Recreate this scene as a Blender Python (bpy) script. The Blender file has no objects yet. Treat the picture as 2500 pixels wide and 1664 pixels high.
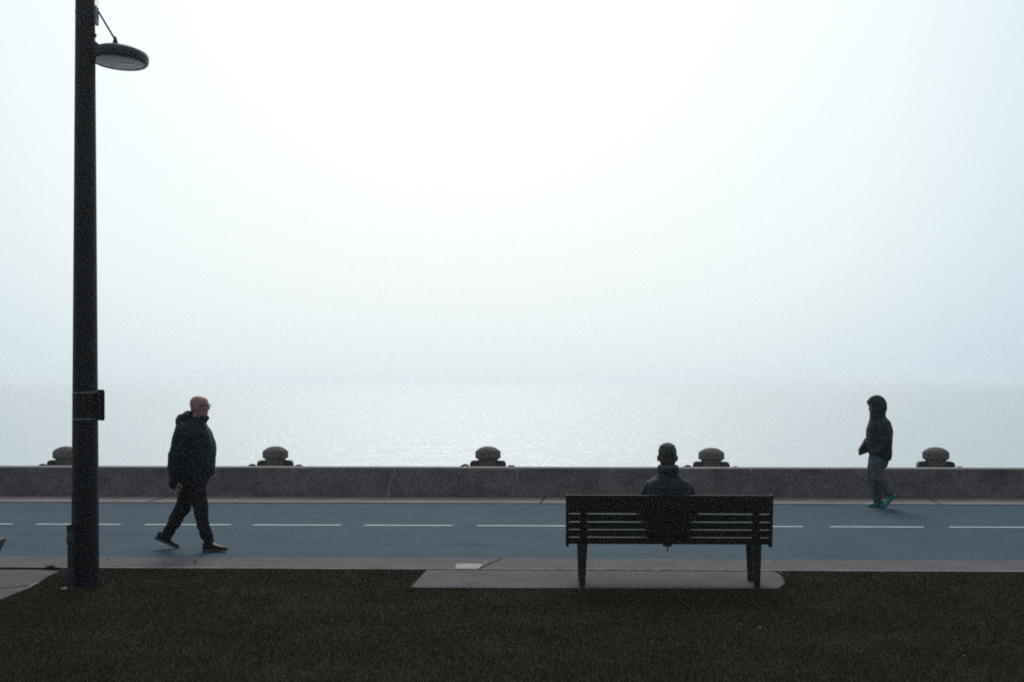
import bpy, bmesh, math, random
import numpy as np
from mathutils import Vector, Matrix, noise

random.seed(7)
rng = np.random.default_rng(11)
R = math.radians
scene = bpy.context.scene
col = scene.collection

# ------------------------------------------------------------------ measuring
F = 3000.0            # focal length in photograph pixels (2500 wide)
HZ, CX = 927.0, 1250.0
EYE = 1.9
YAW = 0.0276
ca, sa = math.cos(YAW), math.sin(YAW)


def ray(px, py):
    r, u = (px - CX) / F, -(py - HZ) / F
    return Vector((r * ca - sa, r * sa + ca, u))


def P(px, py, z=0.0):                     # point of a photo measurement on a level plane
    d = ray(px, py)
    t = (z - EYE) / d.z
    return Vector((d.x * t, d.y * t, z))


def XY(px, Y):                            # world x of a photo column on the line y = Y
    d = ray(px, HZ)
    return d.x * Y / d.y


# ------------------------------------------------------------------ tagging and linking
def tag(o, label=None, cat=None, group=None, kind=None):
    if label: o['label'] = label
    if cat: o['category'] = cat
    if group: o['group'] = group
    if kind: o['kind'] = kind
    return o


def empty(name, loc=(0, 0, 0), rz=0.0):
    o = bpy.data.objects.new(name, None)
    o.empty_display_size = 0.2
    o.location = loc
    o.rotation_euler = (0, 0, rz)
    col.objects.link(o)
    return o


def obj(name, data, mat=None, parent=None, smooth=False, angle=None):
    if isinstance(data, bmesh.types.BMesh):
        me = bpy.data.meshes.new(name)
        bmesh.ops.recalc_face_normals(data, faces=data.faces[:])
        data.to_mesh(me)
        data.free()
    else:
        me = data
        me.name = name
    if mat:
        me.materials.clear()
        me.materials.append(mat)
    if smooth or angle:
        me.shade_smooth()
    if angle:
        me.set_sharp_from_angle(angle=R(angle))
    o = bpy.data.objects.new(name, me)
    col.objects.link(o)
    if parent:
        o.parent = parent
    return o


def copy_tree(o, parent=None):
    c = o.copy()
    col.objects.link(c)
    if parent:
        c.parent = parent
    for ch in [k for k in bpy.data.objects if k.parent == o]:
        copy_tree(ch, c)
    return c


# ------------------------------------------------------------------ shapes
def box(bm, x0, x1, y0, y1, z0, z1, bev=0.0, M=None):
    vs = [bm.verts.new(v) for v in
          ((x0, y0, z0), (x1, y0, z0), (x1, y1, z0), (x0, y1, z0), (x0, y0, z1), (x1, y0, z1), (x1, y1, z1), (x0, y1, z1))]
    fs = [bm.faces.new([vs[i] for i in f]) for f in
          ((3, 2, 1, 0), (4, 5, 6, 7), (0, 1, 5, 4), (1, 2, 6, 5), (2, 3, 7, 6), (3, 0, 4, 7))]
    if bev:
        es = list({e for f in fs for e in f.edges})
        r = bmesh.ops.bevel(bm, geom=es, offset=bev, segments=2, affect='EDGES', profile=0.6)
        vs = list({v for f in r['faces'] for v in f.verts} | {v for v in vs if v.is_valid})
    if M is not None:
        for v in vs:
            if v.is_valid: v.co = M @ v.co
    return vs


def frame_of(d):
    d = d.normalized()
    up = Vector((0, 0, 1)) if abs(d.z) < 0.93 else Vector((1, 0, 0))
    a = d.cross(up).normalized()
    return a, d.cross(a).normalized()


def tube(bm, pts, radii, n=12, caps=True):
    pts = [Vector(p) for p in pts]
    if not hasattr(radii, '__len__'):
        radii = [radii] * len(pts)
    rings = []
    a = None
    for i, p in enumerate(pts):
        d = (pts[min(i + 1, len(pts) - 1)] - pts[max(i - 1, 0)]).normalized()
        if a is None:
            a, b = frame_of(d)
        else:
            a = (a - d * a.dot(d)).normalized()
            b = d.cross(a).normalized()
        rings.append([bm.verts.new(p + (a * math.cos(t) + b * math.sin(t)) * radii[i])
                      for t in [2 * math.pi * k / n for k in range(n)]])
    skin_rings(bm, rings, caps)
    return rings


def skin_rings(bm, rings, caps=True):
    n = len(rings[0])
    for r0, r1 in zip(rings, rings[1:]):
        for k in range(n):
            bm.faces.new((r0[k], r0[(k + 1) % n], r1[(k + 1) % n], r1[k]))
    if caps:
        bm.faces.new(rings[0][::-1])
        bm.faces.new(rings[-1])


def lathe(bm, prof, n=48, c=(0, 0, 0)):
    rings = [[bm.verts.new((c[0] + r * math.cos(2 * math.pi * k / n), c[1] + r * math.sin(2 * math.pi * k / n), c[2] + z))
              for k in range(n)] for r, z in prof]
    skin_rings(bm, rings)
    return rings


def ball(bm, c, r, M=None, sub=3):
    if not hasattr(r, '__len__'):
        r = (r, r, r)
    mat = Matrix.Translation(Vector(c)) @ (M if M is not None else Matrix.Identity(4)) @ Matrix.Diagonal((r[0], r[1], r[2], 1))
    bmesh.ops.create_icosphere(bm, subdivisions=sub, radius=1.0, matrix=mat)


def limb(bm, pts, radii, n=16):           # closed pieces that overlap at the joints; fused later
    pts = [Vector(p) for p in pts]
    for i in range(len(pts) - 1):
        m = [pts[i].lerp(pts[i + 1], t) for t in (0, .5, 1)]
        tube(bm, m, [radii[i], (radii[i] + radii[i + 1]) / 2, radii[i + 1]], n)
    for p, r in zip(pts, radii):
        ball(bm, p, r * 1.0, sub=2)


def loft(bm, secs, n=32, power=2.3):
    """level sections (z, centre u, centre v, half depth u, half width v)"""
    rings = []
    for z, cu, cv, ru, rv in secs:
        ring = []
        for k in range(n):
            t = 2 * math.pi * k / n
            c, s = math.cos(t), math.sin(t)
            ring.append(bm.verts.new((cu + ru * math.copysign(abs(c) ** (2 / power), c),
                                      cv + rv * math.copysign(abs(s) ** (2 / power), s), z)))
        rings.append(ring)
    skin_rings(bm, rings)


def fuse(bm, voxel, smooth=4, factor=0.5):
    """one continuous surface round overlapping closed pieces"""
    bmesh.ops.recalc_face_normals(bm, faces=bm.faces[:])
    me = bpy.data.meshes.new('tmp')
    bm.to_mesh(me)
    bm.free()
    o = bpy.data.objects.new('tmp', me)
    col.objects.link(o)
    m = o.modifiers.new('r', 'REMESH')
    m.mode = 'VOXEL'
    m.voxel_size = voxel
    if smooth:
        s = o.modifiers.new('s', 'SMOOTH')
        s.factor = factor
        s.iterations = smooth
    dg = bpy.context.evaluated_depsgraph_get()
    out = bpy.data.meshes.new_from_object(o.evaluated_get(dg))
    bpy.data.objects.remove(o)
    bpy.data.meshes.remove(me)
    return out


def folds(me, fn):
    """push every vertex along its normal by fn(co, normal)"""
    ns = [v.normal.copy() for v in me.vertices]
    for v, nrm in zip(me.vertices, ns):
        v.co = v.co + nrm * fn(v.co, nrm)


# ------------------------------------------------------------------ materials
def mat_new(name):
    m = bpy.data.materials.new(name)
    m.use_nodes = True
    nt = m.node_tree
    b = nt.nodes['Principled BSDF']
    return m, nt, b


def surf(name, c1, c2, scale=6.0, rough=0.8, bump=0.3, bscale=60.0, bdist=0.004, fine=0.25, fscale=180.0, spec=0.3,
         stretch=(1, 1, 1), metallic=0.0, stain=None, coords='Object'):
    m, nt, b = mat_new(name)
    N, L = nt.nodes.new, nt.links.new
    tc = N('ShaderNodeTexCoord')
    mp = N('ShaderNodeMapping')
    mp.inputs['Scale'].default_value = stretch
    L(tc.outputs[coords], mp.inputs['Vector'])
    if name in ('weathered_bollard', 'dark_iron'):
        oi = N('ShaderNodeObjectInfo')
        ad = N('ShaderNodeVectorMath'); ad.operation = 'SCALE'
        cb = N('ShaderNodeCombineXYZ')
        for k_ in 'XYZ': L(oi.outputs['Random'], cb.inputs[k_])
        L(cb.outputs[0], ad.inputs[0]); ad.inputs['Scale'].default_value = 40
        L(ad.outputs[0], mp.inputs['Location'])
    n1 = N('ShaderNodeTexNoise')
    n1.inputs['Scale'].default_value = scale
    n1.inputs['Detail'].default_value = 8
    n1.inputs['Roughness'].default_value = 0.62
    L(mp.outputs[0], n1.inputs['Vector'])
    cr = N('ShaderNodeMapRange')
    cr.inputs['From Min'].default_value = 0.3
    cr.inputs['From Max'].default_value = 0.7
    L(n1.outputs['Fac'], cr.inputs['Value'])
    mx = N('ShaderNodeMix')
    mx.data_type = 'RGBA'
    mx.inputs['A'].default_value = (*c1, 1)
    mx.inputs['B'].default_value = (*c2, 1)
    L(cr.outputs[0], mx.inputs['Factor'])
    last = mx.outputs['Result']
    n2 = N('ShaderNodeTexNoise')
    n2.inputs['Scale'].default_value = fscale
    n2.inputs['Detail'].default_value = 4
    L(tc.outputs[coords], n2.inputs['Vector'])
    mr = N('ShaderNodeMapRange')
    mr.inputs['From Min'].default_value = 0.3
    mr.inputs['From Max'].default_value = 0.7
    mr.inputs['To Min'].default_value = 1 - fine
    mr.inputs['To Max'].default_value = 1 + fine
    L(n2.outputs['Fac'], mr.inputs['Value'])
    vm = N('ShaderNodeVectorMath')
    vm.operation = 'SCALE'
    L(last, vm.inputs[0])
    L(mr.outputs[0], vm.inputs['Scale'])
    last = vm.outputs[0]
    if stain:                              # soft-edged stains and wear
        sc, sscale, lo, hi, st = stain
        n3 = N('ShaderNodeTexNoise')
        n3.inputs['Scale'].default_value = sscale
        n3.inputs['Detail'].default_value = 10
        n3.inputs['Roughness'].default_value = 0.7
        mp2 = N('ShaderNodeMapping')
        mp2.inputs['Scale'].default_value = st
        L(tc.outputs[coords], mp2.inputs['Vector'])
        L(mp2.outputs[0], n3.inputs['Vector'])
        r3 = N('ShaderNodeMapRange')
        r3.inputs['From Min'].default_value = lo
        r3.inputs['From Max'].default_value = hi
        L(n3.outputs['Fac'], r3.inputs['Value'])
        mx3 = N('ShaderNodeMix')
        mx3.data_type = 'RGBA'
        L(r3.outputs[0], mx3.inputs['Factor'])
        L(last, mx3.inputs['A'])
        mx3.inputs['B'].default_value = (*sc, 1)
        last = mx3.outputs['Result']
    L(last, b.inputs['Base Color'])
    b.inputs['Roughness'].default_value = rough
    b.inputs['Metallic'].default_value = metallic
    b.inputs['Specular IOR Level'].default_value = spec
    if bump:
        nb = N('ShaderNodeTexNoise')
        nb.inputs['Scale'].default_value = bscale
        nb.inputs['Detail'].default_value = 6
        L(tc.outputs[coords], nb.inputs['Vector'])
        bp = N('ShaderNodeBump')
        bp.inputs['Strength'].default_value = bump
        bp.inputs['Distance'].default_value = bdist
        L(nb.outputs['Fac'], bp.inputs['Height'])
        L(bp.outputs[0], b.inputs['Normal'])
    return m


M = {}
M['path'] = surf('blue_path_coating', (.024, .060, .088), (.040, .087, .120), 1.1, .85, .5, 140, .004, .42, 75, .2,
                 stain=((.046, .070, .088), .9, .50, .72, (.25, 1.8, 1)))
M['line'] = surf('white_line_paint', (.42, .45, .46), (.56, .59, .60), 9, .7, .2, 120, .002, .2, 90, .3,
                 stain=((.14, .19, .22), 14, .60, .70, (1, 1, 1)))
M['pave'] = surf('kerb_concrete', (.096, .087, .090), (.147, .133, .135), 2.2, .9, .5, 110, .005, .42, 90, .2,
                 stain=((.105, .098, .098), 1.3, .55, .72, (1, 1, 1)))
M['pad'] = surf('pad_concrete', (.086, .080, .082), (.130, .119, .121), 2.6, .9, .5, 110, .005, .42, 90, .2,
                stain=((.09, .085, .088), 1.8, .55, .74, (1, 1, 1)))
M['far'] = surf('far_strip_concrete', (.225, .183, .175), (.315, .256, .245), 1.8, .9, .4, 120, .004, .26, 160, .2)
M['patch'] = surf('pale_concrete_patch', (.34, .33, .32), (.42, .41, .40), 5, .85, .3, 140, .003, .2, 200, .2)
M['wall'] = surf('sea_wall_concrete', (.130, .114, .119), (.245, .216, .215), 3.2, .9, .7, 60, .012, .50, 55, .2,
                 stain=((.088, .079, .089), 2.6, .48, .70, (.8, 1, 1.5)))
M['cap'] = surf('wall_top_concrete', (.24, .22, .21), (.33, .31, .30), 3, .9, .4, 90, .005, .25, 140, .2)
M['seal'] = surf('white_crack_sealer', (.50, .52, .53), (.68, .70, .70), 12, .7, .2, 80, .002, .2, 100, .3)
M['joint'] = surf('dark_joint', (.012, .012, .012), (.02, .019, .018), 20, .95, 0, 1, 0, .2, 100, .1)
M['bollard'] = surf('weathered_bollard', (.10, .088, .083), (.19, .168, .158), 7, .85, .5, 60, .006, .3, 150, .25,
                    stain=((.07, .06, .058), 5, .55, .72, (1, 1, .4)))
M['lug'] = surf('dark_iron', (.022, .023, .027), (.045, .044, .046), 8, .6, .4, 70, .004, .25, 120, .4)
M['soil'] = surf('lawn_soil', (.018, .020, .008), (.030, .033, .013), 3, .95, .6, 90, .02, .35, 160, .1)
M['pole'] = surf('dark_pole_paint', (.006, .0075, .011), (.010, .0125, .017), 5, .55, .15, 60, .002, .25, 120, .28,
                 stain=((.017, .020, .025), 3, .60, .76, (2, 2, .25)))
M['lampbody'] = surf('lamp_housing_paint', (.028, .033, .040), (.040, .046, .054), 6, .42, .1, 60, .001, .12, 150, .45)
M['steel'] = surf('galvanised_steel', (.16, .165, .17), (.24, .245, .25), 14, .4, .1, 60, .001, .15, 150, .5, metallic=.7)
M['mirror'] = surf('bright_reflector', (.8, .8, .8), (.85, .85, .85), 8, .12, 0, 60, .001, .02, 120, .5, metallic=1)
M['greybox'] = surf('grey_box_paint', (.20, .22, .24), (.27, .29, .31), 8, .5, .1, 60, .001, .1, 150, .4)
M['signback'] = surf('sign_back_metal', (.020, .019, .022), (.030, .028, .032), 8, .6, .05, 60, .001, .15, 120, .3)
M['signface'] = surf('sign_face_white', (.62, .62, .60), (.68, .68, .66), 8, .5, 0, 60, .001, .05, 120, .4)
M['utility'] = surf('utility_post_grey', (.030, .034, .038), (.050, .054, .058), 6, .6, .2, 70, .002, .2, 120, .3)
M['bench'] = surf('bench_timber_dark', (.010, .009, .009), (.020, .017, .016), 3, .62, .4, 40, .003, .3, 90, .3, stretch=(1, 14, 14))
M['benchmetal'] = surf('bench_black_metal', (.010, .011, .013), (.017, .018, .020), 9, .5, .1, 60, .001, .2, 120, .4)
M['sidebench'] = surf('weathered_plank', (.13, .095, .08), (.20, .155, .13), 3, .8, .4, 40, .004, .3, 90, .2, stretch=(1, 10, 10))
M['jacket_man'] = surf('navy_teal_jacket', (.003, .010, .017), (.007, .018, .029), 12, .72, .35, 220, .002, .2, 300, .25)
M['trouser_man'] = surf('charcoal_trousers', (.009, .010, .013), (.015, .017, .021), 12, .85, .35, 300, .002, .2, 350, .2)
M['shoe_dark'] = surf('black_shoe', (.008, .008, .009), (.014, .014, .015), 16, .6, .2, 200, .002, .15, 300, .3)
M['sole_grey'] = surf('grey_sole', (.065, .063, .065), (.10, .096, .098), 16, .8, .2, 100, .002, .15, 200, .3)
M['skin'] = surf('skin', (.38, .20, .17), (.50, .28, .245), 14, .55, .1, 200, .001, .08, 250, .35)
M['skin2'] = surf('skin_dark', (.20, .11, .085), (.27, .15, .12), 14, .6, .1, 200, .001, .08, 250, .3)
M['hair_white'] = surf('cropped_white_hair', (.33, .225, .21), (.43, .31, .29), 30, .8, .5, 400, .002, .25, 500, .25)
M['shirt'] = surf('grey_shirt', (.12, .12, .13), (.17, .17, .18), 20, .85, .2, 300, .001, .1, 300, .2)
M['frame'] = surf('glasses_frame', (.02, .015, .015), (.03, .025, .025), 20, .4, 0, 1, .001, .1, 100, .5)
M['hair_grey'] = surf('greying_brown_hair', (.035, .029, .027), (.085, .072, .068), 60, .65, .6, 300, .003, .3, 500, .35, stretch=(1, 1, .25))
M['puffer'] = surf('blue_quilted_nylon', (.005, .011, .021), (.010, .019, .033), 10, .68, .25, 160, .002, .15, 250, .4)
M['jeans_dark'] = surf('dark_jeans', (.014, .018, .028), (.022, .028, .040), 12, .85, .3, 300, .002, .2, 350, .2)
M['coat'] = surf('charcoal_hooded_coat', (.013, .018, .021), (.021, .028, .032), 10, .75, .35, 220, .002, .2, 300, .25)
M['jeans'] = surf('faded_blue_jeans', (.060, .074, .084), (.100, .120, .130), 7, .85, .35, 300, .002, .25, 350, .2)
M['teal'] = surf('teal_sneaker', (.0, .22, .175), (.01, .32, .25), 12, .5, .2, 150, .002, .12, 250, .4)
M['tealsole'] = surf('teal_sole', (.02, .16, .13), (.03, .22, .18), 12, .6, .2, 150, .002, .12, 250, .4)
M['litter'] = surf('pale_litter', (.5, .48, .44), (.62, .6, .56), 30, .8, .2, 100, .001, .1, 200, .3)
M['redleaf'] = surf('red_brown_leaf', (.30, .10, .06), (.40, .16, .10), 30, .8, .2, 100, .001, .1, 200, .3)
M['weed'] = surf('weed_leaves', (.02, .028, .014), (.035, .045, .022), 20, .8, .2, 100, .001, .2, 200, .2)


def grass_mat():
    m, nt, b = mat_new('grass_blades')
    N, L = nt.nodes.new, nt.links.new
    tc = N('ShaderNodeTexCoord')
    ats = []
    for sc, det in ((1.1, 5), (60, 2)):
        n = N('ShaderNodeTexNoise')
        n.inputs['Scale'].default_value = sc
        n.inputs['Detail'].default_value = det
        L(tc.outputs['Object'], n.inputs['Vector'])
        r = N('ShaderNodeMapRange')
        r.inputs['From Min'].default_value = .32
        r.inputs['From Max'].default_value = .68
        L(n.outputs['Fac'], r.inputs['Value'])
        ats.append(r.outputs[0])
    mx = N('ShaderNodeMix'); mx.data_type = 'RGBA'
    mx.inputs['A'].default_value = (.047, .050, .015, 1)
    mx.inputs['B'].default_value = (.032, .049, .018, 1)
    L(ats[0], mx.inputs['Factor'])
    m2 = N('ShaderNodeMix'); m2.data_type = 'RGBA'
    L(ats[1], m2.inputs['Factor'])
    L(mx.outputs['Result'], m2.inputs['A'])
    m2.inputs['B'].default_value = (.052, .055, .019, 1)
    L(m2.outputs['Result'], b.inputs['Base Color'])
    b.inputs['Roughness'].default_value = .7
    b.inputs['Specular IOR Level'].default_value = .15
    return m


M['grass'] = grass_mat()


def water_mat():
    m, nt, b = mat_new('sea_water')
    N, L = nt.nodes.new, nt.links.new
    b.inputs['Base Color'].default_value = (.50, .56, .585, 1)
    b.inputs['Metallic'].default_value = .25
    b.inputs['Roughness'].default_value = .27
    b.inputs['IOR'].default_value = 1.36
    tc = N('ShaderNodeTexCoord')
    hs = []
    for sc, st, det, w in ((.45, (1, 1.5, 1), 2, .40), (1.5, (1, 1.5, 1), 3, .24), (5, (1, 1.3, 1), 3, .05)):
        mp = N('ShaderNodeMapping')
        mp.inputs['Scale'].default_value = st
        L(tc.outputs['Object'], mp.inputs['Vector'])
        n = N('ShaderNodeTexNoise')
        n.inputs['Scale'].default_value = sc
        n.inputs['Detail'].default_value = det
        n.inputs['Distortion'].default_value = .4
        L(mp.outputs[0], n.inputs['Vector'])
        mul = N('ShaderNodeMath'); mul.operation = 'MULTIPLY'
        mul.inputs[1].default_value = w
        L(n.outputs['Fac'], mul.inputs[0])
        hs.append(mul.outputs[0])
    a1 = N('ShaderNodeMath'); L(hs[0], a1.inputs[0]); L(hs[1], a1.inputs[1])
    a2 = N('ShaderNodeMath'); L(a1.outputs[0], a2.inputs[0]); L(hs[2], a2.inputs[1])
    bp = N('ShaderNodeBump')
    bp.inputs['Strength'].default_value = .72
    bp.inputs['Distance'].default_value = .5
    L(a2.outputs[0], bp.inputs['Height'])
    L(bp.outputs[0], b.inputs['Normal'])
    return m


M['water'] = water_mat()

# ------------------------------------------------------------------ the setting
Y_WALL, Y_FAR, Y_LINE, Y_NEAR, Y_KERB = 19.78, 18.87, 16.01, 13.08, 12.27
XL, XR = -260.0, 260.0
WATER_Z = -1.9


def sheet(name, x0, x1, y0, y1, z, mat, top=None):
    bm = bmesh.new()
    vs = [bm.verts.new(v) for v in ((x0, y0, z), (x1, y0, z), (x1, y1, z), (x0, y1, z))]
    bm.faces.new(vs)
    return obj(name, bm, mat)


tag(sheet('ground', XL, XR, -300, Y_KERB + .012, -.004, M['soil']), kind='structure')

bm = bmesh.new()
box(bm, XL, XR, Y_KERB + .012, Y_NEAR, -.35, .004)
pavement = tag(obj('pavement', bm, M['pave']), kind='structure')
bm = bmesh.new()
box(bm, XL, XR, Y_NEAR + .004, Y_FAR - .006, -.35, 0.0)
path = tag(obj('path', bm, M['path']), kind='structure')
bm = bmesh.new()
box(bm, XL, XR, Y_FAR, Y_WALL, -.35, .012)
strip = tag(obj('far_pavement', bm, M['far']), kind='structure')
bm = bmesh.new()
box(bm, XL, XR, Y_NEAR - .05, Y_NEAR + .05, -.40, -.05)
box(bm, XL, XR, Y_FAR - .05, Y_FAR + .05, -.40, -.05)
tag(obj('ground_base', bm, M['joint']), kind='structure')

# expansion joints and cracks: thin dark strips lying on the pavement
def strip_line(bm, pts, w, z):
    pts = [Vector((p[0], p[1], 0)) for p in pts]
    L_, R_ = [], []
    for i, p in enumerate(pts):
        d = (pts[min(i + 1, len(pts) - 1)] - pts[max(i - 1, 0)]).normalized()
        n = Vector((-d.y, d.x, 0))
        ww = w * random.uniform(.55, 1.3) / 2
        L_.append(bm.verts.new((p.x + n.x * ww, p.y + n.y * ww, z)))
        R_.append(bm.verts.new((p.x - n.x * ww, p.y - n.y * ww, z)))
    for i in range(len(pts) - 1):
        bm.faces.new((R_[i], R_[i + 1], L_[i + 1], L_[i]))


def wobble(p0, p1, n, amp):
    out = []
    for i in range(n + 1):
        t = i / n
        out.append((p0[0] + (p1[0] - p0[0]) * t + random.uniform(-amp, amp), p0[1] + (p1[1] - p0[1]) * t + random.uniform(-amp, amp)))
    return out


bm = bmesh.new()
for k in range(-9, 12):
    x = XY(1200, 12.7) + k * 5.6
    strip_line(bm, wobble((x - .12, Y_KERB + .03), (x + .10, Y_NEAR - .01), 8, .006), .016, .0085)
strip_line(bm, wobble(P(480, 1366)[:2], P(470, 1380)[:2], 6, .02), .012, .0085)
for px, py in ((1895, 1368), (1750, 1366), (2060, 1381), (265, 1364), (282, 1382), (1640, 1378)):
    p = P(px, py)
    strip_line(bm, wobble((p.x - .03, p.y), (p.x + .03, p.y + random.uniform(-.03, .03)), 3, .006), .016, .0085)
for xa, xb in ((-16, XY(150, Y_KERB)), (XY(1035, Y_KERB), XY(1893, Y_KERB))):
    strip_line(bm, wobble((xa, Y_KERB - .008), (xb, Y_KERB - .008), 60, .008), .062, .0096)
obj('joint', bm, M['joint'], pavement)
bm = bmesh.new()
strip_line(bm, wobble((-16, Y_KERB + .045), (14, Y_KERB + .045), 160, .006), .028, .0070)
obj('worn_edge_highlight', bm, M['patch'], pavement)  # worn kerb edge, its highlight painted in as a pale strip
bm = bmesh.new()
a = [P(1115, 1377.5), P(1150, 1377), P(1180, 1378), P(1176, 1384), P(1167, 1390.5), P(1110, 1390.5)]
bm.faces.new([bm.verts.new((p.x, p.y, .012)) for p in a[::-1]])
strip_line(bm, wobble(P(1180, 1378)[:2], P(1190, 1370)[:2], 6, .004), .012, .0115)
obj('repair_patch', bm, M['patch'], pavement)
bm = bmesh.new()
for k in range(-9, 10):
    x = XY(1324, 19.3) + k * 6.1
    strip_line(bm, wobble((x - .03, Y_FAR + .005), (x + .05, Y_WALL - .01), 5, .008), .022, .017)
obj('joint', bm, M['joint'], strip)

bm = bmesh.new()
strip_line(bm, wobble((XY(880, 14.14), 14.14), (XY(1290, 14.14), 14.15), 30, .012), .014, .0035)
strip_line(bm, wobble((XY(1960, 14.6), 14.6), (XY(2320, 14.6), 14.57), 30, .012), .010, .0035)
strip_line(bm, wobble((XY(40, 14.9), 14.9), (XY(420, 14.9), 14.86), 30, .012), .010, .0035)
strip_line(bm, wobble((XY(560, 17.5), 17.5), (XY(980, 17.5), 17.45), 30, .012), .012, .0035)
m_crk = surf('hairline_crack', (.030, .052, .068), (.040, .068, .088), 20, .95, 0, 1, 0, .2, 100, .1)
obj('crack', bm, m_crk, path)
# dashes of the centre line, each hand painted a little differently
DASH = [(-185, -3), (91, 291.5), (356, 560.5), (621, 829.5), (893, 1103), (1169, 1384), (1450, 1665), (1737, 1958), (2029, 2252), (2320, 2550)]
sp = []
for x0, x1 in DASH:
    sp.append((XY(x0, Y_LINE), XY(x1, Y_LINE)))
sp[0] = (sp[1][0] - 1.45, XY(29, Y_LINE))
for k in range(1, 16):
    sp.append((sp[0][0] - 1.45 * k, sp[0][1] - 1.45 * k))
    sp.append((sp[9][0] + 1.45 * k, sp[9][1] + 1.45 * k))
for x0, x1 in sp:
    bm = bmesh.new()
    n = 14
    A, B = [], []
    for i in range(n + 1):
        x = x0 + (x1 - x0) * i / n
        s = .02 if i in (0, n) else 0
        A.append(bm.verts.new((x - .03 * (i == 0), Y_LINE - .052 + random.uniform(-.004, .004), .004)))
        B.append(bm.verts.new((x + .03 * (i == n), Y_LINE + .052 + random.uniform(-.004, .004), .004)))
    for i in range(n):
        bm.faces.new((A[i], A[i + 1], B[i + 1], B[i]))
    obj('dash_marking', bm, M['line'], path)

# concrete pads let into the lawn
def slab(name, pts, mat, z=0.008, depth=.2):
    bm = bmesh.new()
    top = [bm.verts.new((p[0], p[1], z)) for p in pts]
    bot = [bm.verts.new((p[0], p[1], -depth)) for p in pts]
    bm.faces.new(top)
    for i in range(len(pts)):
        j = (i + 1) % len(pts)
        bm.faces.new((top[i], bot[i], bot[j], top[j]))
    return tag(obj(name, bm, mat), kind='structure')


yj = Y_KERB - .028
pA = P(1006, 1434); pB = P(1915, 1436)
PAD = [(XY(1042, yj), yj), (pA.x - .01, pA.y), (pA.x + .06, pA.y - .03)]
PAD += [(pA.x + .06 + (pB.x - pA.x - .12) * t, pA.y - .035 + (pB.y - pA.y) * t) for t in (.25, .5, .75, 1)]
PAD += [(P(1916, 1425).x, P(1916, 1425).y), (P(1911, 1409).x, P(1911, 1409).y), (XY(1898, yj) - .02, yj - .10), (XY(1885, yj), yj)]
slab('bench_pad', PAD, M['pad'])
pC = [P(150, 1392), P(118, 1408), P(98, 1421), P(70, 1437), P(30, 1452), P(-60, 1490), P(-240, 1540)]
LPAD = [(p.x, min(p.y, yj)) for p in pC] + [(-16, 8.3), (-16, yj)]
lp = slab('side_pad', LPAD, M['pad'])
bm = bmesh.new()
strip_line(bm, [(P(px, py).x, P(px, py).y) for px, py in ((-400, 1468), (-200, 1452), (0, 1438), (40, 1434), (72, 1430))], .03, .0125)
obj('joint', bm, M['joint'], lp)

# sea wall with a paler top, sealed cracks
W_H, W_T = .481, .36
bm = bmesh.new()
n = 260
prof = [(Y_WALL, -.3), (Y_WALL, .02), (Y_WALL + .012, .25), (Y_WALL + .018, W_H - .02), (Y_WALL + .036, W_H - .004)]
prof += [(Y_WALL + W_T - .02, W_H - .004), (Y_WALL + W_T, W_H - .02), (Y_WALL + W_T, -.3)]
rings = []
for i in range(n + 1):
    x = XL / 4 + (XR - XL) / 4 * i / n
    ring = []
    for k, (y, z) in enumerate(prof):
        j = noise.noise((x * 1.3, y * 2, z * 3)) * .006 if 1 < k else 0
        ring.append(bm.verts.new((x, y + j, z + (j * .6 if k > 2 else 0))))
    rings.append(ring)
for r0, r1 in zip(rings, rings[1:]):
    for k in range(len(prof) - 1):
        bm.faces.new((r0[k], r0[k + 1], r1[k + 1], r1[k]))
wall = tag(obj('sea_wall', bm, M['wall'], angle=40), 'long low concrete sea wall between the blue path and the water', 'wall')
bm = bmesh.new()
box(bm, XL / 4, XR / 4, Y_WALL + .034, Y_WALL + W_T - .022, W_H - .03, W_H + .003)
obj('wall_cap', bm, M['cap'], wall)


def wall_crack(pts, w):
    bm = bmesh.new()
    pr = []
    for px, py in pts:
        d = ray(px, py)
        t = (Y_WALL + .004) / d.y
        pr.append((d.x * t, max(.005, EYE + d.z * t)))
    ys = [Y_WALL + .012 * min(1, z / .25) + .006 * min(1, max(0, (z - .25) / .25)) - .006 for _, z in pr]
    A = [bm.verts.new((x - w * .5 * random.uniform(.7, 1.2), y, z)) for (x, z), y in zip(pr, ys)]
    B = [bm.verts.new((x + w * .5 * random.uniform(.7, 1.2), y, z)) for (x, z), y in zip(pr, ys)]
    for i in range(len(pr) - 1):
        bm.faces.new((A[i], B[i], B[i + 1], A[i + 1]))
    r = bmesh.ops.solidify(bm, geom=bm.faces[:], thickness=.008)
    obj('sealed_crack', bm, M['seal'], wall)


wall_crack([(963, 1142), (964, 1150), (962, 1160), (955, 1172), (951, 1184), (950, 1198), (947, 1213)], .024)
wall_crack([(1261, 1142), (1262, 1152), (1263, 1163), (1260, 1174), (1256, 1187), (1253, 1199), (1250, 1211)], .022)
wall_crack([(1832, 1142), (1834, 1148), (1833, 1154)], .02)

# quay edge beyond the wall, and the sea
bm = bmesh.new()
box(bm, XL, XR, Y_WALL + W_T + .004, Y_WALL + W_T + 1.35, -5, .0)
tag(obj('quay', bm, M['wall']), kind='structure')
bm = bmesh.new()
S = 5000
vs = [bm.verts.new(v) for v in ((-S, Y_WALL + 1.2, WATER_Z), (S, Y_WALL + 1.2, WATER_Z), (S, S, WATER_Z), (-S, S, WATER_Z))]
bm.faces.new(vs)
tag(obj('sea', bm, M['water']), kind='structure')

# ------------------------------------------------------------------ bollards on the quay
Y_BOL = 20.78


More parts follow.
